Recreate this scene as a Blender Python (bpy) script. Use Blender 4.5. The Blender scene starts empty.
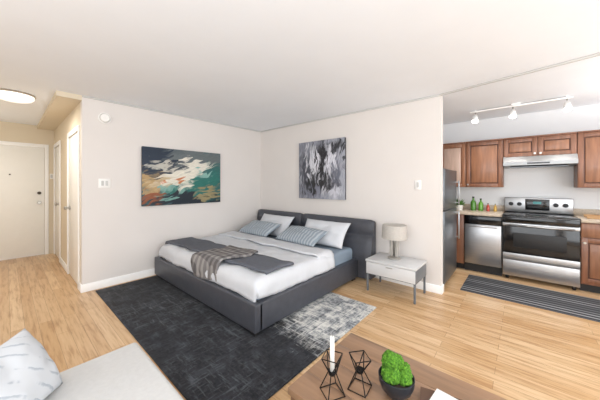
import bpy, bmesh, math, random
from mathutils import Vector, Matrix, noise
random.seed(3)
SC = bpy.context.scene
SC.view_settings.view_transform = 'Standard'
SC.view_settings.look = 'None'
SC.view_settings.exposure = 0.0

def srgb(r, g, b):
    def c(v):
        v /= 255.0
        return v/12.92 if v <= 0.04045 else ((v+0.055)/1.055)**2.4
    return (c(r), c(g), c(b), 1.0)

# ------------------------------------------------------------ materials
def new_mat(name):
    m = bpy.data.materials.new(name); m.use_nodes = True
    nt = m.node_tree
    return m, nt, nt.nodes['Principled BSDF']

def mat(name, col, rough=0.6, metal=0.0, var=0.06, scale=8.0, bump=0.0, bscale=60.0, coat=0.0, emit=None, estr=0.0, stretch=(1,1,1)):
    m, nt, b = new_mat(name)
    N, L = nt.nodes, nt.links
    tc = N.new('ShaderNodeTexCoord')
    mp = N.new('ShaderNodeMapping'); mp.inputs['Scale'].default_value = stretch
    L.new(tc.outputs['Object'], mp.inputs['Vector'])
    no = N.new('ShaderNodeTexNoise'); no.inputs['Scale'].default_value = scale; no.inputs['Detail'].default_value = 4
    L.new(mp.outputs[0], no.inputs['Vector'])
    rp = N.new('ShaderNodeValToRGB')
    rp.color_ramp.elements[0].position = 0.3; rp.color_ramp.elements[1].position = 0.7
    rp.color_ramp.elements[0].color = tuple(max(0, c*(1-var)) for c in col[:3])+(1,)
    rp.color_ramp.elements[1].color = tuple(min(1, c*(1+var)) for c in col[:3])+(1,)
    L.new(no.outputs['Fac'], rp.inputs['Fac'])
    L.new(rp.outputs['Color'], b.inputs['Base Color'])
    b.inputs['Roughness'].default_value = rough
    b.inputs['Metallic'].default_value = metal
    b.inputs['Coat Weight'].default_value = coat
    if bump > 0:
        n2 = N.new('ShaderNodeTexNoise'); n2.inputs['Scale'].default_value = bscale
        L.new(mp.outputs[0], n2.inputs['Vector'])
        bp = N.new('ShaderNodeBump'); bp.inputs['Strength'].default_value = bump; bp.inputs['Distance'].default_value = 0.01
        L.new(n2.outputs['Fac'], bp.inputs['Height']); L.new(bp.outputs[0], b.inputs['Normal'])
    if emit:
        b.inputs['Emission Color'].default_value = emit; b.inputs['Emission Strength'].default_value = estr
    return m

class G:
    """tiny node-graph helper"""
    def __init__(s, nt): s.N, s.L = nt.nodes, nt.links
    def _set(s, sock, v):
        if isinstance(v, bpy.types.NodeSocket): s.L.new(v, sock)
        else: sock.default_value = v
    def math(s, op, a, b=0.0, clamp=False):
        n = s.N.new('ShaderNodeMath'); n.operation = op; n.use_clamp = clamp
        s._set(n.inputs[0], a); s._set(n.inputs[1], b); return n.outputs[0]
    def vm(s, op, a, b=(0,0,0)):
        n = s.N.new('ShaderNodeVectorMath'); n.operation = op
        s._set(n.inputs[0], a); s._set(n.inputs[1], b)
        return n.outputs['Value'] if op == 'LENGTH' else n.outputs[0]
    def rot(s, v, deg):
        r = s.N.new('ShaderNodeVectorRotate'); r.rotation_type = 'Z_AXIS'
        s.L.new(v, r.inputs['Vector']); r.inputs['Angle'].default_value = math.radians(deg); return r.outputs[0]
    def noise(s, vec, scale, detail=4, rough=0.5):
        n = s.N.new('ShaderNodeTexNoise'); s.L.new(vec, n.inputs['Vector'])
        n.inputs['Scale'].default_value = scale; n.inputs['Detail'].default_value = detail; n.inputs['Roughness'].default_value = rough
        return n.outputs['Fac'], n.outputs['Color']
    def ramp(s, fac, stops):
        n = s.N.new('ShaderNodeValToRGB'); cr = n.color_ramp
        while len(cr.elements) < len(stops): cr.elements.new(0.5)
        for e, (p, c) in zip(cr.elements, stops): e.position = p; e.color = c
        s.L.new(fac, n.inputs[0]); return n.outputs[0]
    def mix(s, fac, a, b, mode='MIX'):
        n = s.N.new('ShaderNodeMix'); n.data_type = 'RGBA'; n.blend_type = mode
        s._set(n.inputs[0], fac); s._set(n.inputs[6], a); s._set(n.inputs[7], b); return n.outputs[2]
    def step(s, v, lo, hi):
        n = s.N.new('ShaderNodeMapRange'); n.interpolation_type = 'SMOOTHSTEP'
        s._set(n.inputs[0], v); n.inputs[1].default_value = lo; n.inputs[2].default_value = hi
        return n.outputs[0]
    def uvw(s, u, v):
        n = s.N.new('ShaderNodeCombineXYZ'); s._set(n.inputs[0], u); s._set(n.inputs[1], v); return n.outputs[0]
    def sep(s, v):
        n = s.N.new('ShaderNodeSeparateXYZ'); s.L.new(v, n.inputs[0]); return n.outputs
    def blob(s, vec, cx, cy, rx, ry, ang=0, soft=0.35):
        a = s.vm('SUBTRACT', vec, (cx, cy, 0))
        c = s.vm('MULTIPLY', s.rot(a, -ang), (1/rx, 1/ry, 0))
        return s.step(s.vm('LENGTH', c), 1+soft, 1-soft)

def painting_mat(name, uaxis, flip, base, blobs, warp=0.25, wscale=3.0, stretch=(1,1,1), grain=0.25, ang=30, lx=0.16, ly=0.035, flat=0.75):
    m, nt, b = new_mat(name); g = G(nt)
    tc = nt.nodes.new('ShaderNodeTexCoord')
    o = g.sep(tc.outputs['Generated'])
    u = o[uaxis]
    if flip: u = g.math('SUBTRACT', 1.0, u)
    uv = g.uvw(u, o[2])
    st = g.vm('MULTIPLY', uv, stretch)
    f, c = g.noise(st, wscale, 6, 0.6)
    w = g.vm('MULTIPLY', g.vm('SUBTRACT', c, (0.5,0.5,0.5)), (warp*2, warp*2, 0))
    # brush strokes: elongated cells that carry one flat colour each
    fl, cl = g.noise(uv, 2.5, 2, 0.5)
    q0 = g.vm('ADD', uv, g.vm('MULTIPLY', g.vm('SUBTRACT', cl, (0.5,0.5,0.5)), (0.35,0.35,0)))
    q = g.vm('MULTIPLY', g.rot(q0, -ang), (1/lx, 1/ly, 0))
    vo = nt.nodes.new('ShaderNodeTexVoronoi'); vo.voronoi_dimensions = '2D'; vo.inputs['Scale'].default_value = 1.0; vo.inputs['Randomness'].default_value = 1.0
    nt.links.new(q, vo.inputs['Vector'])
    back = g.rot(g.vm('MULTIPLY', vo.outputs['Position'], (lx, ly, 0)), ang)
    d = g.vm('MULTIPLY', g.vm('SUBTRACT', back, q0), (flat, flat, 0))
    jit = g.vm('MULTIPLY', g.vm('SUBTRACT', vo.outputs['Color'], (0.5,0.5,0.5)), (0.16,0.16,0))
    p = g.vm('ADD', g.vm('ADD', g.vm('ADD', uv, w), d), jit)
    col = base
    for (cx, cy, rx, ry, an, soft, cc, op) in blobs:
        k = g.math('MULTIPLY', g.blob(p, cx, cy, rx, ry, an, soft), op)
        col = g.mix(k, col, cc)
    f2, c2 = g.noise(g.vm('MULTIPLY', g.rot(q0, -ang), (6, 40, 0)), 1.5, 6, 0.75)
    gr = g.ramp(f2, [(0.32, (1-grain,)*3+(1,)), (0.62, (1.0,)*3+(1,))])
    col = g.mix(1.0, col, gr, 'MULTIPLY')
    nt.links.new(col, b.inputs['Base Color']); b.inputs['Roughness'].default_value = 0.6
    return m

# ------------------------------------------------------------ mesh helpers
def link(o):
    SC.collection.objects.link(o); return o

def mesh_obj(name, bm, m=None, smooth=False):
    me = bpy.data.meshes.new(name); bm.normal_update(); bm.to_mesh(me); bm.free()
    o = link(bpy.data.objects.new(name, me))
    if m: me.materials.append(m)
    if smooth:
        for p in me.polygons: p.use_smooth = True
    return o

def box(name, x0, x1, y0, y1, z0, z1, m, bevel=0.0, seg=2):
    cx, cy, cz = (x0+x1)/2, (y0+y1)/2, (z0+z1)/2
    bm = bmesh.new(); bmesh.ops.create_cube(bm, size=1)
    for v in bm.verts:
        v.co = Vector((v.co.x*abs(x1-x0), v.co.y*abs(y1-y0), v.co.z*abs(z1-z0)))
    if bevel > 0:
        bmesh.ops.bevel(bm, geom=bm.edges[:], offset=bevel, segments=seg, profile=0.5, affect='EDGES')
    o = mesh_obj(name, bm, m, smooth=False)
    o.location = (cx, cy, cz)
    if bevel > 0:
        for p in o.data.polygons: p.use_smooth = True
        try: o.data.set_sharp_from_angle(angle=math.radians(50))
        except Exception: pass
    return o

def cyl(name, p0, p1, r0, r1, m, seg=24, smooth=True):
    p0, p1 = Vector(p0), Vector(p1); d = p1-p0
    bm = bmesh.new()
    bmesh.ops.create_cone(bm, cap_ends=True, segments=seg, radius1=r0, radius2=r1, depth=d.length)
    o = mesh_obj(name, bm, m)
    for p in o.data.polygons: p.use_smooth = len(p.vertices) == 4 and smooth
    o.rotation_mode = 'QUATERNION'
    o.rotation_quaternion = Vector((0,0,1)).rotation_difference(d.normalized())
    o.location = (p0+p1)/2
    return o

def lathe(name, prof, loc, m, seg=32):
    bm = bmesh.new(); rings = []
    for r, z in prof:
        rings.append([bm.verts.new((max(r,1e-4)*math.cos(2*math.pi*i/seg), max(r,1e-4)*math.sin(2*math.pi*i/seg), z)) for i in range(seg)])
    for a, b in zip(rings[:-1], rings[1:]):
        for i in range(seg):
            bm.faces.new((a[i], a[(i+1)%seg], b[(i+1)%seg], b[i]))
    bmesh.ops.recalc_face_normals(bm, faces=bm.faces[:])
    o = mesh_obj(name, bm, m, smooth=True); o.location = loc
    try: o.data.set_sharp_from_angle(angle=math.radians(45))
    except Exception: pass
    return o

def wires(name, polys, r, m):
    cu = bpy.data.curves.new(name, 'CURVE'); cu.dimensions = '3D'; cu.bevel_depth = r; cu.bevel_resolution = 3
    for pts in polys:
        s = cu.splines.new('POLY'); s.points.add(len(pts)-1)
        for q, p in zip(s.points, pts): q.co = (*p, 1)
    cu.materials.append(m)
    return link(bpy.data.objects.new(name, cu))

def group(name, loc, parts, rot=0.0):
    e = bpy.data.objects.new(name, None); link(e); e.empty_display_size = 0.1
    e.location = loc
    M = Matrix.Translation(Vector(loc))
    for p in parts:
        p.parent = e; p.matrix_parent_inverse = M.inverted()
    if rot: e.rotation_euler = (0, 0, rot)
    return e

def cushion(name, w, h, t, m, loc, rot, seed=0, wr=0.012, nx=36, ny=28):
    bm = bmesh.new(); top = {}; bot = {}
    for i in range(nx+1):
        for j in range(ny+1):
            u = -1+2*i/nx; v = -1+2*j/ny
            x = u*w/2*(1 - 0.07*(1-v*v)*(abs(u)**3))
            y = v*h/2*(1-0.07*(1-u*u)*(abs(v)**3))
            k = max(0,(1-abs(u)**2.6))**0.55*max(0,(1-abs(v)**2.6))**0.55
            n = noise.noise(Vector((u*2.3+seed*7.1, v*2.3, seed)))*wr*k*2 + noise.noise(Vector((u*6+seed, v*6, seed*3)))*wr*0.5*k
            z = t/2*k
            edge = i in (0,nx) or j in (0,ny)
            a = bm.verts.new((x, y, z+n)); top[i,j] = a
            bot[i,j] = a if edge else bm.verts.new((x, y, -z+n*0.5))
    for i in range(nx):
        for j in range(ny):
            bm.faces.new((top[i,j], top[i+1,j], top[i+1,j+1], top[i,j+1]))
            f = [bot[i,j+1], bot[i+1,j+1], bot[i+1,j], bot[i,j]]
            try: bm.faces.new(f)
            except Exception: pass
    o = mesh_obj(name, bm, m, smooth=True); o.location = loc; o.rotation_euler = rot
    return o

def drape(name, x0, x1, y0, y1, z, m, dx0=0, dx1=0, dy0=0, dy1=0, r=0.05, wr=0.008, seed=0, th=0.012, step=0.03, fold=0.0, skew=0.0, edge=0.0):
    """cloth lying on a box top and falling over its sides; d* = hang length on each side"""
    def mp(s, lo, hi):
        if s < lo: e = lo-s; sg = -1; base = lo
        elif s > hi: e = s-hi; sg = 1; base = hi
        else: return s, 0.0
        if e < r*math.pi/2: return base+sg*r*math.sin(e/r), r-r*math.cos(e/r)
        return base+sg*r, r+(e-r*math.pi/2)
    X0, X1, Y0, Y1 = x0-dx0, x1+dx1, y0-dy0, y1+dy1
    nx = max(2, int((X1-X0)/step)); ny = max(2, int((Y1-Y0)/step))
    bm = bmesh.new(); g = {}
    for i in range(nx+1):
        for j in range(ny+1):
            sx = X0+(X1-X0)*i/nx; sy = Y0+(Y1-Y0)*j/ny
            if edge: 
                sx += edge*noise.noise(Vector((sy*3, seed, 1)))*(abs(i/nx-0.5)*2)
                sy += edge*noise.noise(Vector((sx*3, seed, 5)))*(abs(j/ny-0.5)*2)
            ax, dzx = mp(sx, x0, x1); ay, dzy = mp(sy, y0, y1)
            dz = max(dzx, dzy)
            n = noise.noise(Vector((sx*3+seed, sy*3, seed)))*wr + noise.noise(Vector((sx*9+seed, sy*5, seed)))*wr*0.5
            n = abs(n)
            f = fold*abs(math.sin(sx*23+2*noise.noise(Vector((sx*4, sy*2, seed)))))*min(1, dzy*6) if dzy > 0 else 0
            f2 = fold*abs(math.sin(sy*23+2*noise.noise(Vector((sx*4, sy*2, seed)))))*min(1, dzx*6) if dzx > 0 else 0
            px = ax + (n+f2)*(-1 if sx < x0 else (1 if sx > x1 else 0)) + skew*(sy-y0)
            py = ay + (n+f)*(-1 if sy < y0 else (1 if sy > y1 else 0))
            g[i,j] = bm.verts.new((px, py, z-dz+(n if dz < r*0.5 else 0)))
    for i in range(nx):
        for j in range(ny):
            bm.faces.new((g[i,j], g[i+1,j], g[i+1,j+1], g[i,j+1]))
    o = mesh_obj(name, bm, m, smooth=True)
    so = o.modifiers.new('thick', 'SOLIDIFY'); so.thickness = th; so.offset = 1
    return o

# ------------------------------------------------------------ palette
M_wall = mat('paint_wall', srgb(223,217,212), 0.85, var=0.015, scale=2, bump=0.03, bscale=120)
M_hall = mat('paint_hall', srgb(220,207,184), 0.85, var=0.015, scale=2)
M_kwall = mat('paint_kitchen', srgb(233,234,235), 0.8, var=0.01, scale=2)
M_ceil = mat('paint_ceiling', srgb(240,243,247), 0.9, var=0.01, scale=3, bump=0.05, bscale=90)
M_trim = mat('paint_trim', srgb(246,245,243), 0.5, var=0.01)
M_cove = mat('paint_cove', srgb(200,199,196), 0.7, var=0.01)
M_door = mat('paint_door', srgb(240,238,232), 0.45, var=0.01)
M_grayrail = mat('upholstery_gray', srgb(70,72,79), 0.42, var=0.10, scale=14, bump=0.12, bscale=160)
M_white = mat('linen_white', srgb(208,210,214), 0.9, var=0.02, bump=0.05, bscale=150)
M_blue = mat('linen_bluegray', srgb(130,144,158), 0.9, var=0.05, bump=0.08, bscale=150)
M_runner = mat('blanket_gray', srgb(94,97,105), 0.95, var=0.08, scale=20, bump=0.2, bscale=180)
M_steel = mat('stainless', srgb(176,176,177), 0.32, 0.9, var=0.05, scale=3, stretch=(1,1,30))
M_hood = mat('stainless_hood', srgb(150,150,150), 0.38, 0.9, var=0.05, scale=3)
M_steel_d = mat('stainless_fridge', srgb(116,120,124), 0.35, 0.8, var=0.05, scale=3)
M_black = mat('black_gloss', srgb(14,14,16), 0.12, var=0.0)
M_blackm = mat('black_matte', srgb(24,24,25), 0.5, var=0.0)
M_metal = mat('satin_metal', srgb(180,178,172), 0.3, 1.0, var=0.02)
M_wood = mat('cherry_wood', srgb(128,84,60), 0.4, var=0.25, scale=5, stretch=(6,6,0.7), coat=0.2)
M_wood2 = mat('cherry_panel', srgb(142,97,70), 0.4, var=0.25, scale=5, stretch=(6,6,0.7), coat=0.2)
M_wood_glare = mat('cherry_glare', srgb(188,160,144), 0.4, var=0.12, scale=5, stretch=(6,6,0.7), coat=0.2)  # same cherry, with glare put into the colour
M_counter = mat('countertop', srgb(190,174,154), 0.35, var=0.14, scale=70)
M_plastic = mat('white_plastic', srgb(242,240,236), 0.4, var=0.0)
M_sofa = mat('sofa_fabric', srgb(204,203,201), 0.95, var=0.03, scale=60, bump=0.2, bscale=300)
M_glow = mat('lamp_glass', srgb(240,236,228), 0.4, var=0.0, emit=(1,0.96,0.88,1), estr=0.8)
M_bulb = mat('bulb_glow', srgb(255,250,240), 0.4, var=0.0, emit=(1,0.97,0.92,1), estr=8.0)

def floor_mat():
    m, nt, b = new_mat('oak_planks'); g = G(nt)
    tc = nt.nodes.new('ShaderNodeTexCoord')
    mp = nt.nodes.new('ShaderNodeMapping'); mp.inputs['Rotation'].default_value = (0,0,math.radians(90))
    nt.links.new(tc.outputs['Object'], mp.inputs['Vector'])
    br = nt.nodes.new('ShaderNodeTexBrick'); nt.links.new(mp.outputs[0], br.inputs['Vector'])
    br.offset = 0.37; br.offset_frequency = 2
    br.inputs['Scale'].default_value = 1.0; br.inputs['Brick Width'].default_value = 1.0; br.inputs['Row Height'].default_value = 0.09
    br.inputs['Mortar Size'].default_value = 0.0012; br.inputs['Mortar Smooth'].default_value = 0.2; br.inputs['Bias'].default_value = 0.0
    br.inputs['Color1'].default_value = srgb(230,203,168); br.inputs['Color2'].default_value = srgb(206,170,128)
    br.inputs['Mortar'].default_value = srgb(156,122,88)
    st = g.vm('MULTIPLY', mp.outputs[0], (1.3, 16, 1))
    f, c = g.noise(st, 2.2, 6, 0.65)
    gr = g.ramp(f, [(0.3, srgb(190,160,126)), (0.5, srgb(241,231,216)), (0.75, srgb(255,252,248))])
    col = g.mix(0.85, br.outputs['Color'], gr, 'MULTIPLY')
    st2 = g.vm('MULTIPLY', mp.outputs[0], (0.9, 7, 1)); f2, c2 = g.noise(st2, 3.1, 3, 0.5)
    k = g.math('MULTIPLY', g.step(f2, 0.58, 0.70), 0.33)
    col = g.mix(k, col, srgb(172,124,82))
    nt.links.new(col, b.inputs['Base Color'])
    b.inputs['Roughness'].default_value = 0.30
    b.inputs['Specular IOR Level'].default_value = 0.5
    bp = nt.nodes.new('ShaderNodeBump'); bp.inputs['Strength'].default_value = 0.05
    nt.links.new(f, bp.inputs['Height']); nt.links.new(bp.outputs[0], b.inputs['Normal'])
    return m
M_floor = floor_mat()

# ------------------------------------------------------------ room shell
H = 2.45
XB, YA = 3.5, 4.13          # wall with bed head / wall with wide painting
XK = 5.34                   # kitchen back wall
XBK, YR = -2.4, -2.6        # walls behind the camera
XH, YD = 0.623, 6.9         # hall side wall, entry wall
box('floor', XBK-0.1, XK+0.1, YR-0.1, YD+0.1, -0.1, 0, M_floor)
box('ceiling', XBK-0.1, XK+0.1, YR-0.1, YD+0.1, H, H+0.1, M_ceil)
box('wall_north', XH, XB+0.1, YA, YA+0.1, 0, H, M_wall)
box('wall_east', XB, XB+0.1, 0.754, YA, 0, H, M_wall)
# hall side wall with two door openings
def hall_wall():
    parts = []
    segs = [(YA+0.1, 4.33), (5.13, 6.05), (6.78, YD)]
    for i, (a, b) in enumerate(segs): parts.append(box('pier_%d' % i, XH, XH+0.1, a, b, 0, H, M_hall))
    parts.append(box('lintel_a', XH, XH+0.1, 4.33, 5.13, 2.05, H, M_hall))
    parts.append(box('lintel_b', XH, XH+0.1, 6.05, 6.78, 2.05, H, M_hall))
    group('wall_hall_side', (XH+0.05, 5.5, 0), parts)
hall_wall()
ew = [box('pier_w', -1.5, -0.40, YD, YD+0.1, 0, H, M_hall), box('pier_e', 0.49, XH+0.1, YD, YD+0.1, 0, H, M_hall), box('lintel', -0.40, 0.49, YD, YD+0.1, 2.045, H, M_hall)]
group('wall_entry', (0, YD, 0), ew)
box('wall_hall_west', -1.5, -1.4, 3.2, YD, 0, H, M_hall)
box('wall_kitchen', XK, XK+0.1, YR, 1.5, 0, H, M_kwall)
box('wall_kitchen_side', XB+0.1, XK, 1.5, 1.6, 0, H, M_kwall)
box('trim_soffit', 0.39, XH, YA, YD, 2.39, H, M_hall)
# back walls with large windows
def windowed(name, axis, c, a0, a1, w0, w1, zb, zt, wname):
    ps = []
    def bx(n, s0, s1, z0, z1, t0=c-0.1, t1=c, mm=M_wall):
        if axis == 'x': return box(n, t0, t1, s0, s1, z0, z1, mm)
        return box(n, s0, s1, t0, t1, z0, z1, mm)
    ps = [bx('left', a0, w0, 0, H), bx('right', w1, a1, 0, H), bx('below', w0, w1, 0, zb), bx('above', w0, w1, zt, H)]
    group(name, ps[0].location, ps)
    fr = [bx('rail_b', w0, w1, zb, zb+0.05, c-0.08, c-0.02, M_trim), bx('rail_t', w0, w1, zt-0.05, zt, c-0.08, c-0.02, M_trim)]
    n = 3
    for i in range(n+1):
        s = w0+(w1-w0-0.05)*i/n
        fr.append(bx('mullion_%d' % i, s, s+0.05, zb, zt, c-0.08, c-0.02, M_trim))
    group(wname, fr[0].location, fr)
windowed('wall_west', 'x', XBK, YR, 3.2, -2.0, 2.4, 0.5, 2.25, 'window_1')
windowed('wall_south', 'y', YR, XBK, XK, -1.6, 3.0, 0.4, 2.25, 'window_2')
box('wall_west_return', XBK-0.1, -1.5, 3.2, 3.3, 0, H, M_wall)
# baseboards
bbh, bbt = 0.10, 0.014
box('baseboard_north', XH-bbt, XB-bbt, YA-bbt, YA, 0, bbh, M_trim, 0.004)
box('baseboard_east', XB-bbt, XB, 0.754, YA-bbt, 0, bbh, M_trim, 0.004)
box('baseboard_east_end', XB-bbt, XB+0.1, 0.754-bbt, 0.754, 0, bbh, M_trim, 0.004)
box('baseboard_hall', XH-bbt, XH, 5.19, 5.99, 0, bbh, M_trim, 0.004)
box('baseboard_hall_corner', XH-bbt, XH, YA, 4.27, 0, bbh, M_trim, 0.004)
# cove mouldings
box('trim_north', XH, XB-0.02, YA-0.02, YA, H-0.022, H-0.001, M_cove, 0.006)
box('trim_east', XB-0.02, XB, 0.754, YA, H-0.022, H-0.001, M_cove, 0.006)
def slanted_trim():
    p0, p1 = Vector((XB-0.01, 0.754)), Vector((3.08, -1.55))
    d = (p1-p0); L = d.length
    o = box('trim_kitchen_ceiling', -0.012, 0.012, 0, L, -0.011, 0.010, M_cove, 0.004)
    a = math.atan2(-d.x, d.y)
    o.rotation_euler = (0, 0, a)
    mid = (p0+p1)/2; o.location = (mid.x, mid.y, H-0.011)
slanted_trim()

# doors
def slab_door(axis, c, a0, a1, knob_at, f):
    """c = surface coordinate of wall, f = sign toward the viewer side"""
    ps = []
    def bx(n, s0, s1, t0, t1, z0, z1, mm, bv=0.003):
        if axis == 'y': return box(n, s0, s1, min(t0,t1), max(t0,t1), z0, z1, mm, bv)
        return box(n, min(t0,t1), max(t0,t1), s0, s1, z0, z1, mm, bv)
    ps.append(bx('slab', a0+0.003, a1-0.003, c-f*0.004, c-f*0.04, 0.008, 2.035, M_door))
    cas = 0.055
    ps.append(bx('casing_a', a0-cas, a0, c, c+f*0.016, 0, 2.05+cas, M_trim))
    ps.append(bx('casing_b', a1, a1+cas, c, c+f*0.016, 0, 2.05+cas, M_trim))
    ps.append(bx('casing_top', a0, a1, c, c+f*0.016, 2.04, 2.05+cas, M_trim))
    def pt(s, t, z): return (s, t, z) if axis == 'y' else (t, s, z)
    ps.append(cyl('rose', pt(knob_at, c-f*0.004, 1.0), pt(knob_at, c+f*0.012, 1.0), 0.03, 0.03, M_metal))
    ps.append(cyl('knob_stem', pt(knob_at, c+f*0.012, 1.0), pt(knob_at, c+f*0.04, 1.0), 0.01, 0.01, M_metal))
    ps.append(cyl('knob', pt(knob_at, c+f*0.038, 1.0), pt(knob_at, c+f*0.065, 1.0), 0.027, 0.022, M_metal))
    return ps
M_dark = mat('lock_bronze', srgb(70,62,54), 0.4, 0.7)
ps = slab_door('y', YD, -0.40, 0.49, 0.42, -1)
ps.append(cyl('deadbolt', (0.42, YD+0.004, 1.18), (0.42, YD-0.03, 1.18), 0.028, 0.026, M_dark))
ps.append(cyl('viewer', (0.05, YD+0.004, 1.52), (0.05, YD-0.008, 1.52), 0.012, 0.012, M_dark))
group('door_1', (0.05, YD, 0), ps)
group('door_2', (XH, 4.73, 0), slab_door('x', XH, 4.33, 5.13, 5.04, -1))
group('door_3', (XH, 6.4, 0), slab_door('x', XH, 6.05, 6.78, 6.12, -1))

# switches, thermostat, detector
def plate(name, axis, c, s, z, w=0.075, h=0.12, n=1):
    ps = []
    if axis == 'y':
        ps.append(box('plate', s-w/2, s+w/2, c-0.008, c, z-h/2, z+h/2, M_plastic, 0.003))
        for i in range(n):
            q = s+(i-(n-1)/2)*0.045; ps.append(box('rocker_%d' % i, q-0.014, q+0.014, c-0.014, c-0.008, z-0.032, z+0.032, M_cove, 0.002))
        group(name, (s, c, z), ps)
    else:
        ps.append(box('plate', c-0.008, c, s-w/2, s+w/2, z-h/2, z+h/2, M_plastic, 0.003))
        for i in range(n):
            q = s+(i-(n-1)/2)*0.045; ps.append(box('rocker_%d' % i, c-0.014, c-0.008, q-0.014, q+0.014, z-0.032, z+0.032, M_cove, 0.002))
        group(name, (c, s, z), ps)
plate('light_switch', 'y', YA, 0.85, 1.36, 0.13, 0.12, 2)
plate('light_switch', 'x', XB, 1.02, 1.34, 0.075, 0.12, 1)
plate('door_intercom', 'y', YD, 0.585, 1.5, 0.05, 0.10, 1)
group('smoke_detector', (0.85, YA, 2.21), [
    cyl('base', (0.85, YA, 2.21), (0.85, YA-0.02, 2.21), 0.07, 0.07, M_plastic, 32),
    cyl('cover', (0.85, YA-0.02, 2.21), (0.85, YA-0.04, 2.21), 0.06, 0.045, M_plastic, 32)])

# ------------------------------------------------------------ paintings
c = srgb
P1 = painting_mat('abstract_teal', 0, False, c(72,104,110), [
    (0.14,0.85,0.44,0.40,10,0.3,c(34,48,66),1),
    (0.75,0.88,0.44,0.22,-10,0.3,c(108,116,118),.95),
    (0.90,0.42,0.30,0.36,30,0.3,c(54,108,106),1),
    (0.12,0.40,0.18,0.18,0,0.3,c(186,156,108),1),
    (0.60,0.34,0.42,0.15,20,0.3,c(46,120,110),.95),
    (0.48,0.52,0.36,0.16,32,0.35,c(236,230,214),1),
    (0.62,0.74,0.20,0.07,-20,0.3,c(234,228,214),1),
    (0.28,0.66,0.18,0.06,-35,0.3,c(204,200,188),.9),
    (0.46,0.05,0.60,0.13,0,0.3,c(34,44,54),1),
    (0.80,0.20,0.18,0.07,10,0.3,c(164,150,110),1),
    (0.08,0.14,0.13,0.11,0,0.3,c(150,88,58),1),
    (0.40,0.42,0.10,0.05,10,0.3,c(206,126,76),1),
    (0.30,0.24,0.12,0.06,-20,0.3,c(130,174,164),.9),
    (0.72,0.58,0.10,0.06,-20,0.3,c(140,188,178),1)], warp=0.20, wscale=3.5, ang=28, grain=0.28)
P2 = painting_mat('abstract_ink', 1, True, c(168,170,180), [
    (0.30,0.92,0.50,0.14,0,0.5,c(140,142,154),1),
    (0.55,0.62,0.14,0.42,0,0.5,c(34,34,40),1),
    (0.15,0.50,0.14,0.28,0,0.5,c(70,72,84),.95),
    (0.80,0.45,0.14,0.28,0,0.5,c(100,102,116),.9),
    (0.33,0.62,0.10,0.30,4,0.5,c(228,228,234),1),
    (0.70,0.68,0.08,0.26,-4,0.5,c(226,226,234),.95),
    (0.45,0.22,0.40,0.12,0,0.5,c(30,30,34),.95),
    (0.86,0.86,0.16,0.13,0,0.5,c(32,32,38),.95),
    (0.25,0.06,0.35,0.07,0,0.5,c(130,132,146),.9),
    (0.76,0.12,0.20,0.10,0,0.5,c(210,210,218),.95)], warp=0.20, wscale=6.0, stretch=(1.6,0.8,1), grain=0.38, ang=88, lx=0.14, ly=0.025, flat=0.55)
M_edge = mat('canvas_edge', srgb(40,40,44), 0.7)
def canvas(name, x0,x1,y0,y1,z0,z1, m, face):
    if face == 'y': ps = [box('canvas', x0,x1,y0,y0+0.012,z0,z1,m,0.002), box('stretcher', x0+0.004,x1-0.004,y0+0.012,y1,z0+0.004,z1-0.004,M_edge)]
    else: ps = [box('canvas', x0,x0+0.012,y0,y1,z0,z1,m,0.002), box('stretcher', x0+0.012,x1,y0+0.004,y1-0.004,z0+0.004,z1-0.004,M_edge)]
    group(name, ps[0].location, ps)
canvas('abstract_painting', 1.275, 2.525, YA-0.045, YA-0.004, 1.03, 1.89, P1, 'y')
canvas('abstract_painting', XB-0.045, XB-0.004, 2.08, 3.03, 1.10, 2.08, P2, 'x')

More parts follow.
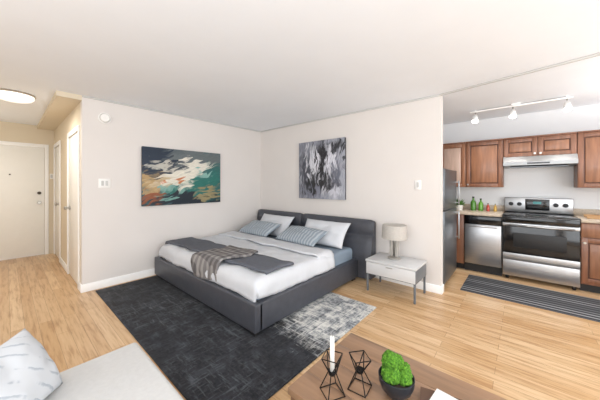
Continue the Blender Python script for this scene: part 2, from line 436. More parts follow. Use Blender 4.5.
# ------------------------------------------------------------ area rug
def rug_mat():
    m, nt, b = new_mat('distressed_rug'); g = G(nt)
    tc = nt.nodes.new('ShaderNodeTexCoord'); o = tc.outputs['Object']
    gen = g.sep(tc.outputs['Generated'])
    f1, c1 = g.noise(o, 1.7, 8, 0.7)
    st = g.vm('MULTIPLY', o, (2.5, 20, 1)); f2, c2 = g.noise(st, 2.0, 6, 0.8)
    st3 = g.vm('MULTIPLY', o, (20, 2.5, 1)); f3, c3 = g.noise(st3, 1.6, 6, 0.8)
    sc = g.math('MAXIMUM', f2, f3)
    f4, c4 = g.noise(o, 40, 4, 0.7)
    worn = g.math('ADD', g.math('MULTIPLY', g.step(f1, 0.40, 0.60), 0.85), 0.15)
    k = g.math('MULTIPLY', g.step(sc, 0.50, 0.66), worn)
    dark = g.ramp(f4, [(0.3, srgb(20,21,25)), (0.7, srgb(44,46,51))])
    f6, c6 = g.noise(o, 7, 5, 0.7)
    dark = g.mix(g.step(f6, 0.45, 0.65), dark, srgb(52,54,60))
    col = g.mix(g.math('MULTIPLY', k, 0.5), dark, srgb(118,123,129))
    mo = nt.nodes.new('ShaderNodeTexBrick'); nt.links.new(o, mo.inputs['Vector'])
    mo.inputs['Scale'].default_value = 1.0; mo.inputs['Brick Width'].default_value = 0.14; mo.inputs['Row Height'].default_value = 0.09
    mo.inputs['Mortar Size'].default_value = 0.010; mo.inputs['Mortar Smooth'].default_value = 0.8
    mo.inputs['Color1'].default_value = (1,1,1,1); mo.inputs['Color2'].default_value = (0.5,0.5,0.5,1); mo.inputs['Mortar'].default_value = (0.35,0.35,0.35,1)
    bw = nt.nodes.new('ShaderNodeRGBToBW'); nt.links.new(mo.outputs['Color'], bw.inputs[0])
    f5, c5 = g.noise(o, 9, 6, 0.7)
    pat = g.math('ADD', g.math('MULTIPLY', bw.outputs[0], 0.30), g.math('MULTIPLY', g.step(sc, 0.44, 0.62), 0.35))
    pat = g.math('ADD', pat, g.math('MULTIPLY', g.step(f5, 0.40, 0.58), 0.35))
    lightc = g.ramp(pat, [(0.15, srgb(70,74,80)), (0.45, srgb(142,145,148)), (0.85, srgb(212,210,204))])
    e = g.math('ADD', g.math('MULTIPLY', gen[0], 1.0), g.math('MULTIPLY', gen[1], -0.30))
    e = g.math('ADD', e, g.math('MULTIPLY', g.math('SUBTRACT', f1, 0.5), 0.7))
    e = g.math('ADD', e, g.math('MULTIPLY', g.math('SUBTRACT', sc, 0.55), 0.7))
    col = g.mix(g.step(e, 0.38, 0.58), col, lightc)
    nt.links.new(col, b.inputs['Base Color']); b.inputs['Roughness'].default_value = 0.95
    bp = nt.nodes.new('ShaderNodeBump'); bp.inputs['Strength'].default_value = 0.3; bp.inputs['Distance'].default_value = 0.005
    nt.links.new(f4, bp.inputs['Height']); nt.links.new(bp.outputs[0], b.inputs['Normal'])
    return m
box('area_rug', 0.74, 2.65, 1.20, 4.05, 0.0, 0.012, rug_mat(), 0.004)

def runner_mat():
    m, nt, b = new_mat('striped_runner'); g = G(nt)
    tc = nt.nodes.new('ShaderNodeTexCoord'); o = g.sep(tc.outputs['Object'])
    s = g.math('FRACT', g.math('MULTIPLY', o[0], 14.0)); s2 = g.math('FRACT', g.math('MULTIPLY', o[0], 3.1))
    k = g.step(s, 0.58, 0.68); k2 = g.step(s2, 0.45, 0.55)
    lc = g.mix(k2, srgb(140,141,143), srgb(96,97,100))
    col = g.mix(k, srgb(52,52,56), lc)
    nt.links.new(col, b.inputs['Base Color']); b.inputs['Roughness'].default_value = 0.95
    return m
box('kitchen_runner_rug', 3.80, 4.52, -1.15, 0.60, 0.0, 0.010, runner_mat(), 0.003)

# ------------------------------------------------------------ bed
BX0, BX1, BY0, BY1 = 1.42, 3.28, 1.75, 4.04
zb = 0.0125
def bed():
    ps = []
    rt = 0.29
    ps.append(box('rail_foot', BX0, BX0+0.09, BY0, BY1, zb+0.03, rt, M_grayrail, 0.012, 4))
    ps.append(box('rail_right', BX0+0.05, BX1, BY0, BY0+0.09, zb+0.03, rt, M_grayrail, 0.012, 4))
    ps.append(box('rail_left', BX0+0.05, BX1, BY1-0.09, BY1, zb+0.03, rt, M_grayrail, 0.012, 4))
    for i, (x, y) in enumerate([(BX0+0.06, BY0+0.06), (BX0+0.06, BY1-0.06), (BX1-0.1, BY0+0.06), (BX1-0.1, BY1-0.06)]):
        ps.append(box('foot_%d' % i, x-0.04, x+0.04, y-0.04, y+0.04, zb, zb+0.05, M_blackm))
    ps.append(box('slat_base', BX0+0.08, BX1, BY0+0.08, BY1-0.08, 0.16, 0.22, M_blackm))
    ps.append(box('mattress', BX0+0.07, BX1-0.02, BY0+0.07, BY1-0.07, 0.22, 0.445, M_blue, 0.05, 5))
    mid = (BY0+BY1)/2 + 0.0
    ya, yb = BY0-0.18, BY1+0.03
    def hb(name, y0, y1):
        prof = [(0.00,0.04),(0.0,0.30),(0.035,0.50),(0.06,0.585),(0.085,0.60),(0.09,0.615),(0.075,0.64),(0.085,0.72),(0.10,0.795),(0.125,0.82),(0.165,0.82),(0.185,0.79),(0.18,0.40),(0.18,0.04)]
        bm = bmesh.new(); n = 24; rows = []
        for j in range(n+1):
            t = j/n; y = y0+(y1-y0)*t
            q = 1-0.02*abs(2*t-1)**24
            pinch = 0.02*(abs(2*t-1)**24)
            row = []
            for k, (dx, z) in enumerate(prof):
                ddx = dx + (pinch if k <= 8 else 0)
                row.append(bm.verts.new((BX1-0.02+ddx, y, 0.02+z*q if z > 0.3 else z)))
            rows.append(row)
        for a, b2 in zip(rows[:-1], rows[1:]):
            for k in range(len(prof)):
                k2 = (k+1) % len(prof)
                bm.faces.new((a[k], a[k2], b2[k2], b2[k]))
        bm.faces.new(rows[0]); bm.faces.new(rows[-1][::-1])
        bmesh.ops.recalc_face_normals(bm, faces=bm.faces[:])
        o = mesh_obj(name, bm, M_grayrail, smooth=True)
        try: o.data.set_sharp_from_angle(angle=math.radians(60))
        except Exception: pass
        return o
    ps.append(hb('headboard_right', ya, mid-0.006)); ps.append(hb('headboard_left', mid+0.006, yb))
    ps.append(drape('duvet', BX0+0.13, 2.74, BY0+0.13, BY1-0.13, 0.452, M_white, dx0=0.19, dy0=0.19, dy1=0.19, r=0.06, wr=0.026, seed=2, th=0.02, fold=0.008, edge=0.03))
    ps.append(drape('duvet_turnback', 2.42, 2.72, BY0+0.14, BY1-0.14, 0.484, M_white, dy0=0.12, dy1=0.12, r=0.05, wr=0.018, seed=6, th=0.02, fold=0.004, edge=0.05))
    ps.append(drape('folded_blanket', 1.62, 2.00, BY0+0.13, BY1-0.10, 0.49, M_runner, dy0=0.03, dy1=0.16, r=0.05, wr=0.014, seed=9, th=0.022, edge=0.04, skew=-0.03))
    m, nt, b = new_mat('plaid_throw'); g = G(nt)
    tc = nt.nodes.new('ShaderNodeTexCoord'); o = g.sep(tc.outputs['Object'])
    a1 = g.step(g.math('SINE', g.math('MULTIPLY', o[0], 75.0)), -0.1, 0.3)
    a2 = g.step(g.math('SINE', g.math('MULTIPLY', o[1], 75.0)), -0.1, 0.3)
    pat = g.math('MULTIPLY', g.math('ADD', a1, a2), 0.5)
    col = g.ramp(pat, [(0.0, srgb(92,88,88)), (0.5, srgb(120,116,115)), (1.0, srgb(148,144,141))])
    nt.links.new(col, b.inputs['Base Color']); b.inputs['Roughness'].default_value = 0.95
    ps.append(drape('plaid_throw_part', 1.56, 1.98, 2.42, 2.90, 0.522, m, dx0=0.26, r=0.05, wr=0.035, seed=14, th=0.02, fold=0.02, edge=0.10, skew=-0.10))
    group('bed', ((BX0+BX1)/2, (BY0+BY1)/2, zb), ps)
bed()

def stripe_mat(name, ca, cb, axis=1, freq=70):
    m, nt, b = new_mat(name); g = G(nt)
    tc = nt.nodes.new('ShaderNodeTexCoord'); o = g.sep(tc.outputs['Object'])
    k = g.step(g.math('SINE', g.math('MULTIPLY', o[axis], float(freq))), -0.2, 0.4)
    col = g.mix(k, ca, cb)
    nt.links.new(col, b.inputs['Base Color']); b.inputs['Roughness'].default_value = 0.95
    return m
M_strp = stripe_mat('pillow_stripe', srgb(138,148,157), srgb(170,178,185), 0, 120)
R = math.radians
def pillow(name, y, x, z, tilt, m, w=0.80, h=0.5, t=0.19, yaw=0, seed=1):
    return cushion(name, w, h, t, m, (x, y, z), (R(tilt), 0, R(-90+yaw)), seed)
pillow('bed_pillow', 3.35, 3.125, 0.625, 50, M_white, h=0.42, t=0.14, seed=1)
pillow('bed_pillow', 2.26, 3.125, 0.625, 50, M_white, h=0.42, t=0.14, seed=2, yaw=2)
pillow('striped_pillow', 3.40, 2.85, 0.60, 24, M_strp, seed=3, w=0.74, h=0.38, t=0.14)
pillow('striped_pillow', 2.46, 2.85, 0.60, 24, M_strp, seed=4, w=0.78, h=0.38, t=0.14, yaw=-3)

# ------------------------------------------------------------ nightstand + lamp
def nightstand():
    x0, x1, y0, y1 = 3.00, 3.42, 0.90, 1.50
    ft = mat('nightstand_white', srgb(208,208,208), 0.4, var=0.02)
    gy = mat('nightstand_gray', srgb(104,108,112), 0.5, var=0.05)
    ps = [box('top', x0-0.005, x1+0.005, y0-0.005, y1+0.005, 0.375, 0.40, ft, 0.003),
          box('side_r', x0+0.004, x1, y0, y0+0.018, 0.22, 0.375, gy, 0.002),
          box('side_l', x0+0.004, x1, y1-0.018, y1, 0.22, 0.375, gy, 0.002),
          box('bottom', x0+0.004, x1, y0+0.018, y1-0.018, 0.22, 0.238, gy),
          box('back', x1-0.015, x1, y0+0.018, y1-0.018, 0.238, 0.375, gy),
          box('drawer_front', x0, x0+0.02, y0+0.004, y1-0.004, 0.226, 0.370, ft, 0.003),
          box('drawer_pull', x0-0.012, x0, (y0+y1)/2-0.04, (y0+y1)/2+0.04, 0.345, 0.353, M_metal, 0.002)]
    for i, (x, y) in enumerate([(x0+0.02,y0+0.015),(x0+0.02,y1-0.015),(x1-0.02,y0+0.015),(x1-0.02,y1-0.015)]):
        ps.append(box('leg_%d' % i, x-0.011, x+0.011, y-0.011, y+0.011, 0, 0.222, gy, 0.002))
    group('nightstand', ((x0+x1)/2, (y0+y1)/2, 0), ps)
nightstand()
def lamp():
    x, y, z = 3.24, 1.23, 0.401
    sh = mat('lampshade_linen', srgb(186,181,174), 0.9, var=0.05, scale=60, bump=0.1, bscale=200)
    bs = mat('lamp_ceramic', srgb(170,165,158), 0.45, 0.2, var=0.08, scale=20)
    ps = [lathe('lamp_base', [(0.0,0),(0.075,0),(0.08,0.012),(0.08,0.02),(0.03,0.03),(0.0,0.03)], (x,y,z), bs),
          box('column_a', x-0.028, x+0.028, y-0.052, y-0.012, z+0.03, z+0.27, bs, 0.012, 4),
          box('column_b', x-0.028, x+0.028, y+0.012, y+0.052, z+0.03, z+0.27, bs, 0.012, 4),
          cyl('neck', (x,y,z+0.03), (x,y,z+0.36), 0.008, 0.008, M_metal),
          lathe('shade', [(0.152,0.26),(0.154,0.26),(0.144,0.43),(0.142,0.43),(0.142,0.43),(0.150,0.262),(0.152,0.26)], (x,y,z), sh, 40),
          lathe('shade_cap', [(0.0,0.422),(0.142,0.422),(0.142,0.426),(0.0,0.426)], (x,y,z), sh, 40),
          lathe('shade_bottom', [(0.0,0.30),(0.148,0.30),(0.148,0.303),(0.0,0.303)], (x,y,z), sh, 40)]
    group('table_lamp', (x, y, z), ps)
lamp()

# ------------------------------------------------------------ sofa and cushion
def sofa():
    leg = mat('sofa_leg', srgb(90,66,48), 0.5)
    x0, x1, y0, y1 = -0.62, 0.515, -0.75, 1.74
    ps = [box('base', x0, x1-0.01, y0, y1-0.005, 0.10, 0.27, M_sofa, 0.02, 4),
          box('seat_a', -0.36, x1, 0.48, y1, 0.27, 0.42, M_sofa, 0.025, 5),
          box('seat_b', -0.36, x1, y0+0.15, 0.475, 0.27, 0.42, M_sofa, 0.025, 5),
          box('backrest', x0, -0.365, y0, y1-0.01, 0.27, 0.78, M_sofa, 0.05, 5),
          box('arm', -0.36, x1, y0, y0+0.145, 0.27, 0.6, M_sofa, 0.04, 5)]
    for i, (x, y) in enumerate([(x0+0.08,y0+0.08),(x1-0.08,y0+0.08),(x0+0.08,y1-0.08),(x1-0.08,y1-0.08)]):
        ps.append(cyl('leg_%d' % i, (x,y,0), (x,y,0.105), 0.018, 0.025, leg))
    group('sofa', (0, 0.5, 0), ps)
sofa()
def throw_cushion():
    m, nt, b = new_mat('cushion_pattern'); g = G(nt)
    tc = nt.nodes.new('ShaderNodeTexCoord')
    f, cc = g.noise(tc.outputs['Object'], 14, 3, 0.6)
    o = g.sep(g.vm('ADD', tc.outputs['Object'], g.vm('MULTIPLY', cc, (0.03,0.03,0))))
    s = g.math('FRACT', g.math('MULTIPLY', g.math('ADD', o[0], o[1]), 14.0))
    k = g.math('MULTIPLY', g.step(s, 0.75, 0.9), g.step(f, 0.42, 0.55))
    col = g.mix(k, srgb(200,202,205), srgb(168,174,181))
    nt.links.new(col, b.inputs['Base Color']); b.inputs['Roughness'].default_value = 0.95
    cushion('throw_cushion', 0.38, 0.31, 0.18, m, (-0.005, 1.52, 0.558), (R(60), 0, R(50)), 8, wr=0.006)
throw_cushion()

# ------------------------------------------------------------ coffee table + decor
TT = 0.42
def coffee_table():
    wd = mat('walnut_top', srgb(146,114,88), 0.4, var=0.25, scale=3, stretch=(8,0.8,8), coat=0.15)
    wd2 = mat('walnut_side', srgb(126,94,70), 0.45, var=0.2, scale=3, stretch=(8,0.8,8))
    x0, x1, y0, y1 = 0.845, 1.42, -0.36, 0.81
    ps = []
    n = 4; w = (x1-x0)/n
    for i in range(n):
        ps.append(box('plank_%d' % i, x0+i*w+0.0007, x0+(i+1)*w-0.0007, y0, y1, TT-0.03, TT, wd, 0.0015))
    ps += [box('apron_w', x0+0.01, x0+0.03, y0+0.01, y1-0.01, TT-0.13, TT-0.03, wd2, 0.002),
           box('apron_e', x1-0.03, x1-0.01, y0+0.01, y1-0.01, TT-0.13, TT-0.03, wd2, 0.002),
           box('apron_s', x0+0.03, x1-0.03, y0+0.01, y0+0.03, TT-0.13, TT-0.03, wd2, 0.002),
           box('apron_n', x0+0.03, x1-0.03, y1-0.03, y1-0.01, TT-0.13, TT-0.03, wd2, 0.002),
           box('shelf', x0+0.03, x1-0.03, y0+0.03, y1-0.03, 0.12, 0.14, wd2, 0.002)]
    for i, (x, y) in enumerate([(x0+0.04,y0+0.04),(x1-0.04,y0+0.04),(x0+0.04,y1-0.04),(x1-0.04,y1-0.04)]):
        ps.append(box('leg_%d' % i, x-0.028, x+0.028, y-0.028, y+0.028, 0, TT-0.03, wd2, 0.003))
    group('coffee_table', ((x0+x1)/2, (y0+y1)/2, 0), ps)
coffee_table()

M_wire = mat('black_wire', srgb(22,20,20), 0.4, 0.6, var=0.0)
M_wax = mat('candle_wax', srgb(236,234,228), 0.5, var=0.01)
def candle_holder(x, y, h, candle, rot):
    z = TT+0.003
    def ring(r, zz, n=4, off=0.0):
        return [(x+r*math.cos(rot+off+2*math.pi*i/n), y+r*math.sin(rot+off+2*math.pi*i/n), z+zz) for i in range(n)]
    b, w, t = ring(0.058, 0), ring(0.018, h*0.55, 4), ring(0.052, h, 4, math.pi/4)
    pl = [b+[b[0]], t+[t[0]], w+[w[0]]]
    for i in range(4):
        pl.append([b[i], w[i]]); pl.append([w[i], t[i]]); pl.append([w[i], t[(i-1) % 4]])
    ps = [wires('frame', pl, 0.0024, M_wire), cyl('cup', (x,y,z+h*0.5), (x,y,z+h*0.6), 0.016, 0.019, M_wire)]
    if candle:
        ps.append(cyl('candle', (x,y,z+h*0.51), (x,y,z+h*0.51+0.165), 0.0105, 0.0095, M_wax))
        ps.append(cyl('wick', (x,y,z+h*0.51+0.165), (x,y,z+h*0.51+0.173), 0.001, 0.001, M_blackm, 8))
    group('candle_holder', (x, y, z), ps)
candle_holder(0.955, 0.64, 0.16, True, 0.3)
candle_holder(1.06, 0.56, 0.14, False, 0.9)

def moss_plant():
    x, y, z = 1.13, 0.42, TT+0.001
    bowl = mat('bowl_black', srgb(34,38,44), 0.35, var=0.3, scale=30)
    m, nt, b = new_mat('moss_green'); g = G(nt)
    tc = nt.nodes.new('ShaderNodeTexCoord'); f, cc = g.noise(tc.outputs['Object'], 120, 4, 0.7)
    nt.links.new(g.ramp(f, [(0.3, srgb(36,70,12)), (0.5, srgb(72,122,24)), (0.75, srgb(122,168,50))]), b.inputs['Base Color'])
    b.inputs['Roughness'].default_value = 0.95
    soil = mat('soil', srgb(60,48,38), 0.95, var=0.3, scale=80)
    ps = [lathe('bowl', [(0.0,0.0),(0.035,0.0),(0.04,0.004),(0.062,0.03),(0.074,0.06),(0.076,0.085),(0.072,0.086),(0.069,0.065),(0.0,0.06)], (x,y,z), bowl, 40),
          lathe('soil', [(0.0,0.074),(0.069,0.072),(0.069,0.066),(0,0.066)], (x,y,z), soil, 32)]
    for i, (dx, dy, dz, r) in enumerate([(-0.028,0.012,0.100,0.038),(0.026,-0.018,0.098,0.036),(0.012,0.034,0.096,0.034),(-0.004,-0.034,0.094,0.030),(-0.014,0.022,0.150,0.034),(0.022,0.006,0.134,0.028)]):
        bm = bmesh.new(); bmesh.ops.create_icosphere(bm, subdivisions=5, radius=1)
        for v in bm.verts:
            d = v.co.normalized()
            k = 1+0.22*noise.noise(d*3+Vector((i*4,0,0)))+0.16*noise.noise(d*11+Vector((i,2,0)))+0.12*noise.noise(d*26)
            v.co = d*r*k
        o = mesh_obj('moss_%d' % i, bm, m, smooth=True); o.location = (x+dx, y+dy, z+dz); ps.append(o)
    group('moss_bowl_plant', (x, y, z), ps)
moss_plant()
def books():
    cv = mat('book_cover_white', srgb(220,219,216), 0.5, var=0.03); cb = mat('book_cover_tan', srgb(92,66,50), 0.5); pg = mat('book_pages', srgb(236,232,220), 0.8)
    x, y, z = 1.16, 0.19, TT+0.001
    ps = []
    def book(w, h, t, z0, a, m):
        q = [box('cover_bottom', x-w/2, x+w/2, y-h/2, y+h/2, z0, z0+0.003, m), box('pages', x-w/2+0.004, x+w/2-0.002, y-h/2+0.004, y+h/2-0.004, z0+0.003, z0+t-0.003, pg),
             box('cover_top', x-w/2, x+w/2, y-h/2, y+h/2, z0+t-0.003, z0+t, m), box('spine', x-w/2-0.003, x-w/2, y-h/2, y+h/2, z0, z0+t, m)]
        for o in q:
            o.rotation_euler = (0,0,a)
            d = Vector(o.location)-Vector((x,y,0)); d.z = 0; d.rotate(Matrix.Rotation(a,3,'Z')); o.location = (x+d.x, y+d.y, o.location.z)
        return q
    ps += book(0.20, 0.27, 0.02, z, 0.25, cb); ps += book(0.14, 0.20, 0.014, z+0.0202, -0.1, cv)
    group('book_stack', (x, y, z), ps)
books()

# ------------------------------------------------------------ kitchen
M_groove = mat('cherry_groove', srgb(88,52,36), 0.5, var=0.2, scale=5, stretch=(6,6,0.7))
def door_panel(ps, xf, y0, y1, z0, z1, m1, m2, knob=None):
    """raised-panel door whose front face is at xf (facing -x)"""
    t = 0.02; fw = 0.055
    g2 = 0.003; y0 += g2; y1 -= g2; z0 += g2; z1 -= g2
    ps.append(box('stile_a', xf, xf+t, y0, y0+fw, z0, z1, m1, 0.002))
    ps.append(box('stile_b', xf, xf+t, y1-fw, y1, z0, z1, m1, 0.002))
    ps.append(box('rail_a', xf, xf+t, y0+fw, y1-fw, z0, z0+fw, m1, 0.002))
    ps.append(box('rail_b', xf, xf+t, y0+fw, y1-fw, z1-fw, z1, m1, 0.002))
    ps.append(box('field', xf+0.014, xf+t, y0+fw, y1-fw, z0+fw, z1-fw, M_groove if m1 is M_wood else m1))
    if y1-y0 > 2*fw+0.06 and z1-z0 > 2*fw+0.03:
        ps.append(box('raised', xf+0.003, xf+0.016, y0+fw+0.014, y1-fw-0.014, z0+fw+0.014, z1-fw-0.014, m2, 0.006))
    if knob:
        ky, kz = knob
        ps.append(cyl('knob', (xf, ky, kz), (xf-0.022, ky, kz), 0.008, 0.014, M_metal, 16))
XU = 5.01
def upper(y0, y1, z0, z1, ndoors, m1=M_wood, m2=M_wood2, name='upper_cabinet'):
    ps = [box('carcass', XU+0.021, XK, y0, y1, z0, z1, M_wood)]
    w = (y1-y0)/ndoors
    for i in range(ndoors):
        a, b = y0+i*w, y0+(i+1)*w
        kn = (b-0.03, z0+0.04) if i == 0 else (a+0.03, z0+0.04)
        door_panel(ps, XU, a, b, z0, z1, m1, m2, kn)
    ps.append(box('cornice', XU-0.01, XK, y0, y1, z1, z1+0.02, M_wood, 0.004))
    group(name, (XU, (y0+y1)/2, z0), ps)
upper(0.712, 1.498, 1.30, 2.03, 2, M_wood2, M_wood_glare)  # corner cabinet: doors painted paler to show glare
upper(0.226, 0.708, 1.30, 2.03, 1)
upper(-0.549, 0.222, 1.752, 2.03, 2)
upper(-1.32, -0.553, 1.30, 2.03, 2)
def hood():
    y0, y1 = -0.545, 0.218
    bm = bmesh.new()
    pr = [(XK, 1.75), (4.92, 1.75), (4.86, 1.67), (4.86, 1.62), (XK, 1.60)]
    a = [bm.verts.new((x, y0, z)) for x, z in pr]; b = [bm.verts.new((x, y1, z)) for x, z in pr]
    n = len(pr)
    for i in range(n): bm.faces.new((a[i], a[(i+1)%n], b[(i+1)%n], b[i]))
    bm.faces.new(a[::-1]); bm.faces.new(b); bmesh.ops.recalc_face_normals(bm, faces=bm.faces[:])
    body = mesh_obj('hood_body', bm, M_hood)
    ps = [body, box('switch_strip', 4.856, 4.86, -0.28, -0.05, 1.635, 1.655, M_black), box('filter', 4.95, 5.25, y0+0.08, y1-0.08, 1.594, 1.602, M_steel_d)]
    group('range_hood', (5.1, -0.16, 1.6), ps)
hood()
XC = 4.72
def base_cab(y0, y1, nd, name='base_cabinet'):
    ps = [box('carcass', XC+0.021, XK, y0, y1, 0.10, 0.87, M_wood), box('kick', XC+0.08, XK, y0, y1, 0, 0.10, M_blackm)]
    w = (y1-y0)/nd
    for i in range(nd):
        a, b = y0+i*w, y0+(i+1)*w
        if w > 0.2:
            door_panel(ps, XC, a, b, 0.12, 0.68, M_wood, M_wood2, (b-0.03, 0.62))
            ps.append(box('drawer_%d' % i, XC, XC+0.02, a+0.003, b-0.003, 0.69, 0.86, M_wood2, 0.004))
            ps.append(cyl('drawer_knob', (XC,(a+b)/2,0.775), (XC-0.022,(a+b)/2,0.775), 0.008, 0.014, M_metal, 16))
        else:
            ps.append(box('filler_%d' % i, XC, XC+0.02, a+0.002, b-0.002, 0.10, 0.87, M_wood, 0.003))
    group(name, (5, (y0+y1)/2, 0), ps)
base_cab(0.694, 0.855, 1)
base_cab(0.859, 1.498, 1)
base_cab(-1.45, -0.552, 2)
def counter(name, y0, y1):
    ps = [box('slab', XC-0.025, XK, y0, y1, 0.871, 0.91, M_counter, 0.006, 3), box('upstand', XK-0.02, XK, y0, y1, 0.9101, 1.0, M_counter, 0.003)]
    group(name, (5, (y0+y1)/2, 0.87), ps)
counter('countertop', 0.222, 1.498); counter('countertop', -1.45, -0.549)
def dishwasher():
    y0, y1 = 0.226, 0.688
    ps = [box('tub', XC+0.02, XK-0.02, y0, y1, 0.10, 0.868, M_blackm), box('door', XC-0.01, XC+0.02, y0+0.004, y1-0.004, 0.13, 0.735, M_steel, 0.005),
          box('control_panel', XC-0.012, XC+0.02, y0+0.004, y1-0.004, 0.74, 0.862, M_black, 0.004),
          box('kick', XC+0.05, XC+0.1, y0, y1, 0, 0.10, M_blackm),
          box('handle', XC-0.05, XC-0.035, y0+0.05, y1-0.05, 0.70, 0.725, M_steel, 0.005),
          box('handle_post_a', XC-0.036, XC-0.009, y0+0.07, y0+0.09, 0.705, 0.72, M_steel),
          box('handle_post_b', XC-0.036, XC-0.009, y1-0.09, y1-0.07, 0.705, 0.72, M_steel)]
    group('dishwasher', (5, (y0+y1)/2, 0), ps)
dishwasher()
def stove():
    y0, y1 = -0.545, 0.218; xf = 4.68
    ps = [box('body', xf+0.03, XK-0.02, y0, y1, 0.05, 0.895, M_steel, 0.003),
          box('drawer', xf+0.005, xf+0.03, y0+0.004, y1-0.004, 0.06, 0.285, M_steel, 0.006),
          box('oven_door', xf, xf+0.03, y0+0.004, y1-0.004, 0.29, 0.80, M_black, 0.006),
          box('door_trim_bottom', xf-0.002, xf+0.03, y0+0.004, y1-0.004, 0.29, 0.38, M_steel, 0.002),
          box('door_trim_top', xf-0.002, xf+0.03, y0+0.004, y1-0.004, 0.76, 0.80, M_steel, 0.002),
          box('oven_window', xf-0.003, xf, y0+0.12, y1-0.12, 0.47, 0.67, M_blackm, 0.001),
          box('control_lip', xf+0.002, xf+0.03, y0+0.004, y1-0.004, 0.805, 0.89, M_black, 0.004),
          box('cooktop', xf-0.005, XK-0.08, y0, y1, 0.896, 0.915, M_black, 0.004),
          cyl('door_handle', (xf-0.045, y0+0.05, 0.775), (xf-0.045, y1-0.05, 0.775), 0.012, 0.012, M_steel),
          box('handle_post_a', xf-0.045, xf, y0+0.06, y0+0.085, 0.765, 0.785, M_steel), box('handle_post_b', xf-0.045, xf, y1-0.085, y1-0.06, 0.765, 0.785, M_steel),
          box('backguard', XK-0.10, XK-0.02, y0, y1, 0.915, 1.14, M_steel, 0.008),
          box('control_panel', XK-0.106, XK-0.10, -0.30, -0.03, 0.955, 1.12, M_black, 0.002)]
    clock = mat('clock_green', srgb(60,120,120), 0.4, var=0, emit=srgb(90,190,190), estr=0.2)
    ps.append(box('clock', XK-0.108, XK-0.106, -0.21, -0.12, 1.05, 1.085, clock))
    for i, y in enumerate([y0+0.08, y0+0.18, y1-0.18, y1-0.08]):
        ps.append(cyl('knob_%d' % i, (XK-0.10, y, 1.04), (XK-0.13, y, 1.04), 0.03, 0.025, M_blackm, 24))
    ring = mat('burner_ring', srgb(70,70,72), 0.3, var=0)
    for i, (x, y, r) in enumerate([(4.85,-0.36,0.10),(4.85,0.03,0.08),(5.08,-0.36,0.08),(5.08,0.03,0.10)]):
        ps.append(lathe('burner_%d' % i, [(r,0.0),(r+0.004,0.0),(r+0.004,0.0012),(r,0.0012),(r,0.0)], (x,y,0.9152), ring, 40))
    for i, (x, y) in enumerate([(xf+0.08,y0+0.05),(xf+0.08,y1-0.05),(5.25,y0+0.05),(5.25,y1-0.05)]):
        ps.append(cyl('foot_%d' % i, (x,y,0), (x,y,0.052), 0.02, 0.02, M_blackm, 16))
    group('electric_range', (5, (y0+y1)/2, 0), ps)
stove()
def fridge():
    x0, x1, y0, y1 = 3.64, 4.44, 0.80, 1.47; f = 0.745
    ps = [box('cabinet', x0, x1, y0, y1, 0.04, 1.55, M_steel_d, 0.008),
          box('door_lower', x0+0.002, x1-0.002, f, y0-0.004, 0.07, 1.0, M_steel_d, 0.012, 3),
          box('door_upper', x0+0.002, x1-0.002, f, y0-0.004, 1.01, 1.548, M_steel_d, 0.012, 3),
          box('handle_lower', x1-0.09, x1-0.065, f-0.05, f-0.03, 0.55, 0.96, M_steel, 0.006),
          box('handle_upper', x1-0.09, x1-0.065, f-0.05, f-0.03, 1.05, 1.40, M_steel, 0.006)]
    for i, z in enumerate([0.57, 0.93, 1.07, 1.37]):
        ps.append(box('post_%d' % i, x1-0.086, x1-0.069, f-0.032, f+0.004, z, z+0.015, M_steel))
    for i, (x, y) in enumerate([(x0+0.08,y0+0.06),(x1-0.08,y0+0.06),(x0+0.08,y1-0.06),(x1-0.08,y1-0.06)]):
        ps.append(cyl('foot_%d' % i, (x,y,0), (x,y,0.045), 0.025, 0.025, M_blackm, 16))
    group('refrigerator', ((x0+x1)/2, (y0+y1)/2, 0), ps)
fridge()
M_leaf = mat('leaf_green', srgb(80,130,50), 0.6, var=0.3, scale=30)
def potted(x, y, z):
    pot = mat('pot_white', srgb(225,222,216), 0.5)
    ps = [lathe('pot', [(0,0),(0.04,0),(0.055,0.09),(0.05,0.09),(0.045,0.075),(0,0.075)], (x,y,z), pot)]
    bm = bmesh.new(); rnd = random.Random(2)
    for i in range(60):
        a = rnd.uniform(0, 6.283); el = rnd.uniform(0.2, 1.4); L = rnd.uniform(0.07, 0.15); w = 0.016
        d = Vector((math.cos(a)*math.cos(el), math.sin(a)*math.cos(el), math.sin(el))); s = Vector((-math.sin(a), math.cos(a), 0))*w
        p0 = Vector((0.01*math.cos(a), 0.01*math.sin(a), 0.075)); p1 = p0+d*L*0.6; p2 = p0+d*L+Vector((0,0,-0.01))
        v = [bm.verts.new(p) for p in (p0, p1-s, p2, p1+s)]; bm.faces.new(v)
    o = mesh_obj('leaves', bm, M_leaf); o.location = (x,y,z); ps.append(o)
    group('potted_plant', (x,y,z), ps)
potted(5.0, 0.80, 0.911)
def bottle(x, y, z, h, col, nm):
    m = mat(nm+'_glass', col, 0.15, var=0.05); 
    r = h*0.17
    ps = [lathe('body', [(0,0),(r,0),(r,h*0.55),(r*0.9,h*0.62),(r*0.35,h*0.76),(r*0.35,h*0.92),(0,h*0.92)], (x,y,z), m, 24),
          cyl('cap', (x,y,z+h*0.9), (x,y,z+h), r*0.42, r*0.42, M_blackm, 16)]
    group(nm, (x,y,z), ps)
bottle(5.12, 0.62, 0.911, 0.23, srgb(70,120,40), 'oil_bottle')
bottle(5.15, 0.52, 0.911, 0.20, srgb(96,150,50), 'oil_bottle')
bottle(5.10, 0.42, 0.911, 0.13, srgb(170,60,40), 'spice_jar')
bottle(5.15, 0.33, 0.911, 0.12, srgb(190,150,60), 'spice_jar')
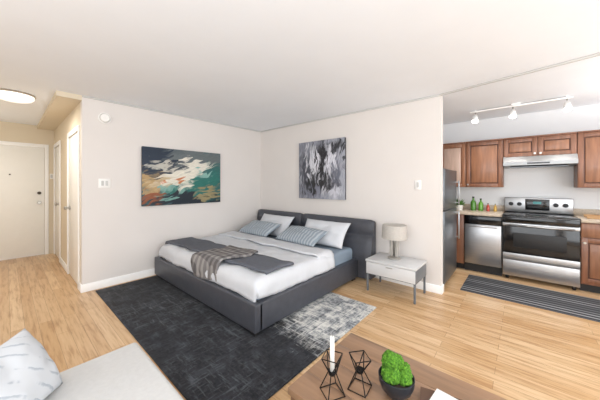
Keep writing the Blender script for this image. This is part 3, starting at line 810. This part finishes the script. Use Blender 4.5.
def tray():
    m = mat('tray_wood', srgb(180,140,96), 0.5)
    group('serving_tray', (4.95,-0.75,0.911), [box('tray_base', 4.85,5.1,-0.95,-0.62,0.911,0.921,m,0.003), box('tray_lip_a',4.85,4.86,-0.95,-0.62,0.921,0.945,m), box('tray_lip_b',5.09,5.10,-0.95,-0.62,0.921,0.945,m)])
tray()

# ------------------------------------------------------------ light fixtures
def hall_light():
    x, y = 0.07, 4.67
    br = mat('brushed_rim', srgb(168,156,140), 0.4, 0.4)
    ps = [lathe('rim', [(0,0),(0.182,0),(0.186,-0.006),(0.186,-0.016),(0.178,-0.02),(0.0,-0.02)], (x,y,H), br, 48),
          lathe('glass_dome', [(0.174,-0.02),(0.172,-0.045),(0.15,-0.07),(0.11,-0.085),(0.06,-0.093),(0,-0.096)], (x,y,H), M_glow, 48)]
    group('ceiling_light', (x,y,H), ps)
hall_light()
def track():
    ps = [box('rail', 4.585, 4.615, -0.47, 0.60, H-0.035, H-0.015, M_trim, 0.003), box('canopy', 4.54, 4.66, 0.02, 0.12, H-0.02, H, M_trim, 0.004),
          box('mount_a', 4.59,4.61,-0.43,-0.41,H-0.016,H,M_trim), box('mount_b', 4.59,4.61,0.52,0.54,H-0.016,H,M_trim)]
    for i, y in enumerate([0.53, 0.10, -0.42]):
        ps.append(cyl('stem_%d' % i, (4.6,y,H-0.035), (4.6,y,H-0.085), 0.007, 0.007, M_metal))
        ps.append(cyl('head_%d' % i, (4.6,y,H-0.08), (4.55,y,H-0.175), 0.026, 0.045, M_trim))
        ps.append(cyl('bulb_%d' % i, (4.551,y,H-0.173), (4.546,y,H-0.183), 0.040, 0.036, M_bulb))
    group('track_light', (4.6, 0.05, H), ps)
track()

# ------------------------------------------------------------ lights
def area(name, loc, rot, sx, sy, power, col=(1,1,1), shape='RECTANGLE'):
    l = bpy.data.lights.new(name, 'AREA'); l.shape = shape; l.size = sx
    if shape == 'RECTANGLE': l.size_y = sy
    l.energy = power; l.color = col
    o = link(bpy.data.objects.new(name, l)); o.location = loc; o.rotation_euler = rot; return o
area('window_daylight_west', (XBK+0.03, 0.2, 1.4), (R(90), 0, R(-90)), 4.3, 1.7, 90, (0.93,0.965,1))
area('window_daylight_south', (0.7, YR+0.03, 1.35), (R(90), 0, 0), 4.5, 1.8, 117, (0.94,0.975,1))
area('ceiling_fill', (-0.9, -0.9, 1.2), (R(180), 0, 0), 1.2, 1.2, 62, (0.91,0.955,1))  # added unseen fill aimed upward to brighten the ceiling
def pointl(name, loc, p, r, col):
    l = bpy.data.lights.new(name, 'POINT'); l.energy = p; l.shadow_soft_size = r; l.color = col
    o = link(bpy.data.objects.new(name, l)); o.location = loc
area('hall_fixture_light', (0.07, 4.67, 2.345), (0,0,0), 0.32, 0, 12, (1,0.95,0.87), 'DISK')
pointl('entry_fill', (-0.6, 5.9, 1.7), 9, 0.25, (1,0.95,0.87))  # added fill for the dim entry hall, no fixture here
area('kitchen_fill', (4.1, -1.9, 1.3), (R(180), 0, 0), 0.7, 0.7, 36, (0.95,0.97,1))  # added upward fill out of view, lifts the dark kitchen ceiling
for i, y in enumerate([0.53, 0.10, -0.42]):
    l = bpy.data.lights.new('track_spot_%d' % i, 'SPOT'); l.energy = 18; l.spot_size = R(120); l.spot_blend = 0.9; l.shadow_soft_size = 0.04; l.color = (1,0.97,0.93)
    o = link(bpy.data.objects.new('track_spot_%d' % i, l)); o.location = (4.53, y, H-0.21); o.rotation_euler = (R(0), R(-8), 0)

w = bpy.data.worlds.new('world'); SC.world = w; w.use_nodes = True
w.node_tree.nodes['Background'].inputs[0].default_value = (0.90,0.95,1,1); w.node_tree.nodes['Background'].inputs[1].default_value = 1.2

# ------------------------------------------------------------ camera
cd = bpy.data.cameras.new('camera'); cam = link(bpy.data.objects.new('camera', cd))
cam.location = (0, 0, 1.35); cam.rotation_euler = (R(90), 0, R(41-90))
cd.sensor_width = 36; cd.lens = 256/600*36; cd.shift_y = -16/600; cd.clip_start = 0.02
SC.camera = cam
